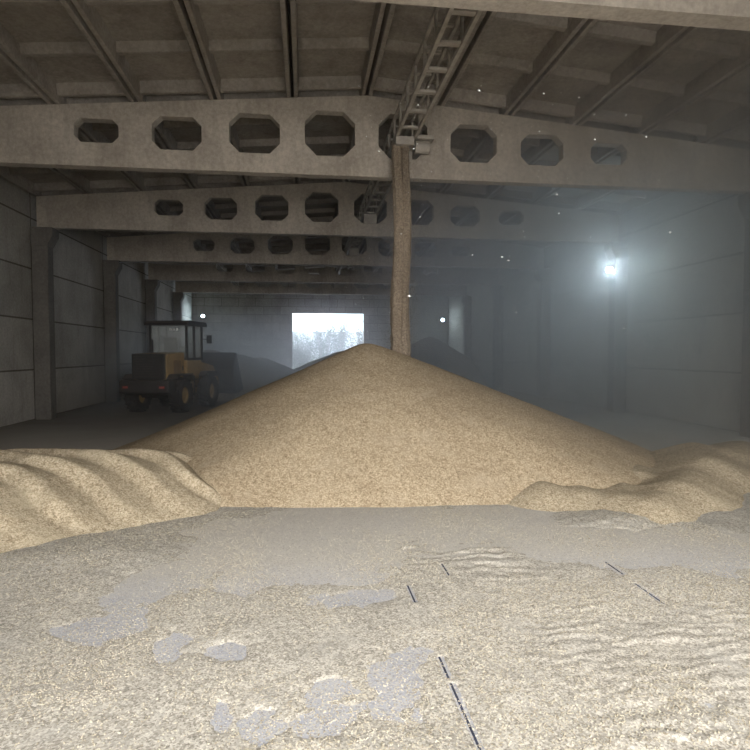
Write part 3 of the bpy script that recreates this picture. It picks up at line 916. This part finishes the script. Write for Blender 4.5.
def cloud_mat(name, dens, col, g=0.6):
    m = bpy.data.materials.new(name); m.use_nodes = True
    nt = m.node_tree; nt.nodes.clear()
    o = nt.nodes.new('ShaderNodeOutputMaterial'); v = nt.nodes.new('ShaderNodeVolumeScatter')
    tc = nt.nodes.new('ShaderNodeTexCoord')
    ln = nt.nodes.new('ShaderNodeVectorMath'); ln.operation = 'DOT_PRODUCT'
    nt.links.new(tc.outputs['Object'], ln.inputs[0]); nt.links.new(tc.outputs['Object'], ln.inputs[1])
    mr = nd(nt, 'ShaderNodeMapRange'); mr.interpolation_type = 'SMOOTHSTEP'
    mr.inputs['From Min'].default_value = 1.0; mr.inputs['From Max'].default_value = 0.1
    mr.inputs['To Min'].default_value = 0.0; mr.inputs['To Max'].default_value = dens
    nt.links.new(ln.outputs['Value'], mr.inputs['Value'])
    n = tex_noise(nt, tc.outputs['Object'], 1.6, 3, 0.55, 0.5)
    mu = nt.nodes.new('ShaderNodeMath'); mu.operation = 'MULTIPLY'
    nt.links.new(mr.outputs[0], mu.inputs[0]); nt.links.new(ramp(nt, n, [(0.3, 0.55), (0.7, 1.0)]), mu.inputs[1])
    nt.links.new(mu.outputs[0], v.inputs['Density'])
    v.inputs['Color'].default_value = (*col, 1); v.inputs['Anisotropy'].default_value = g
    nt.links.new(v.outputs[0], o.inputs['Volume'])
    m.cycles.volume_step_rate = 1.0
    return m


def cloud(cx, cy, cz, rx, ry, rz, dens, label, col=(0.95, 0.94, 1.0)):
    bm = bmesh.new(); bmesh.ops.create_icosphere(bm, subdivisions=4, radius=1.04)
    for v in bm.verts:
        p = Vector((cx + v.co.x * rx, cy + v.co.y * ry, cz + v.co.z * rz))
        p.x = min(max(p.x, WL + 0.05), WR - 0.05); p.z = min(max(p.z, 0.05), 7.2); p.y = min(p.y, YG - 0.1)
        v.co = ((p.x - cx) / rx, (p.y - cy) / ry, (p.z - cz) / rz)
    me = bpy.data.meshes.new('dust_cloud'); bm.to_mesh(me); bm.free()
    me.materials.append(cloud_mat('dust_cloud', dens, col))
    o = bpy.data.objects.new('dust_cloud', me); COL.objects.link(o)
    o.location = (cx, cy, cz); o.scale = (rx, ry, rz)
    tag(o, label, 'haze', kind='stuff')


cloud(8.6, 14.0, 3.6, 8.0, 11.0, 7.5, 0.145, 'dense blue-grey dust cloud between the heap and the floodlit column')
cloud(-3.2, 23.0, 0.8, 5.5, 10.0, 3.4, 0.11, 'low dust cloud rising around the wheels of the loader')
cloud(1.7, 38.0, 2.5, 7.5, 9.0, 5.0, 0.022, 'pale glowing dust in front of the bright far gate')

# bright flecks of chaff drifting in front of the beams
fp = []
for _ in range(260):
    y = random.uniform(3.5, 11); fp.append((random.uniform(0.0, 0.55) * y + 0.6, y, 2 + random.uniform(0.02, 0.48) * y))
fp = np.array([p for p in fp if p[2] < 6.9])
kernels('airborne_chaff', 0, fp, 'tiny pale flecks of chaff floating in the air beside the grain stream', (0.003, 0.009), M_white)

# ------------------------------------------------------------------ light
w = bpy.data.worlds.new('sky'); scene.world = w; w.use_nodes = True
nt = w.node_tree; nt.nodes.clear()
wo = nt.nodes.new('ShaderNodeOutputWorld'); bg = nt.nodes.new('ShaderNodeBackground')
tc = nt.nodes.new('ShaderNodeTexCoord'); sx = nt.nodes.new('ShaderNodeSeparateXYZ')
nt.links.new(tc.outputs['Generated'], sx.inputs[0])
mx = nt.nodes.new('ShaderNodeMix'); mx.data_type = 'RGBA'; mx.blend_type = 'MULTIPLY'; mx.inputs[0].default_value = 1.0
nt.links.new(ramp(nt, sx.outputs[2], [(0.0, (0.80, 0.93, 1.0)), (0.06, (0.72, 0.90, 1.0)), (0.5, (0.68, 0.82, 1.0))]), mx.inputs[6])
nt.links.new(ramp(nt, sx.outputs[1], [(0.0, 0.22), (0.9, 1.0)]), mx.inputs[7]); nt.links.new(mx.outputs[2], bg.inputs[0])
bg.inputs[1].default_value = 3.1
nt.links.new(bg.outputs[0], wo.inputs[0])


def area(name, loc, aim, sx_, sy_, e, col):
    l = bpy.data.lights.new(name, 'AREA'); l.shape = 'RECTANGLE'; l.size = sx_; l.size_y = sy_; l.energy = e; l.color = col
    o = bpy.data.objects.new(name, l); COL.objects.link(o); o.location = loc
    o.rotation_euler = Vector(aim).to_track_quat('-Z', 'Y').to_euler()
    return o


area('daylight_front_gate', (1.25, -6.8, 6.9), (0, 1, -0.62), 14, 5.5, 3300, (1.0, 0.965, 0.93))
area('daylight_front_yard', (1.25, -7.5, 2.6), (0, 1, 0.12), 16, 5.0, 1650, (1.0, 0.95, 0.91))
area('daylight_far_gate', (1.7, 43.6, 2.8), (0, -1, -0.05), 5.4, 5.0, 330, (0.76, 0.83, 1.0))
s = bpy.data.lights.new('sun', 'SUN'); s.energy = 26; s.angle = 0.01; s.color = (1, 0.95, 0.85)
so = bpy.data.objects.new('sun', s); COL.objects.link(so); so.rotation_euler = (math.radians(45), 0, math.radians(-75))

# ------------------------------------------------------------------ camera
cam = bpy.data.cameras.new('camera'); cam.sensor_width = 36; cam.lens = 563 / 750 * 36; cam.clip_end = 1000; cam.clip_start = 0.05
co = bpy.data.objects.new('camera', cam); COL.objects.link(co)
co.location = (0, 0, 2.0); co.rotation_euler = (math.radians(90 - 2.25), 0, -0.12333)
scene.camera = co

scene.view_settings.view_transform = 'Standard'; scene.view_settings.look = 'None'
scene.view_settings.exposure = 0.22; scene.view_settings.gamma = 1.0
scene.view_settings.use_curve_mapping = False
scene.cycles.use_denoising = True
scene.cycles.max_bounces = 7; scene.cycles.diffuse_bounces = 4; scene.cycles.volume_bounces = 1
scene.cycles.transparent_max_bounces = 16
scene.cycles.sample_clamp_indirect = 6
scene.cycles.caustics_reflective = False; scene.cycles.caustics_refractive = False
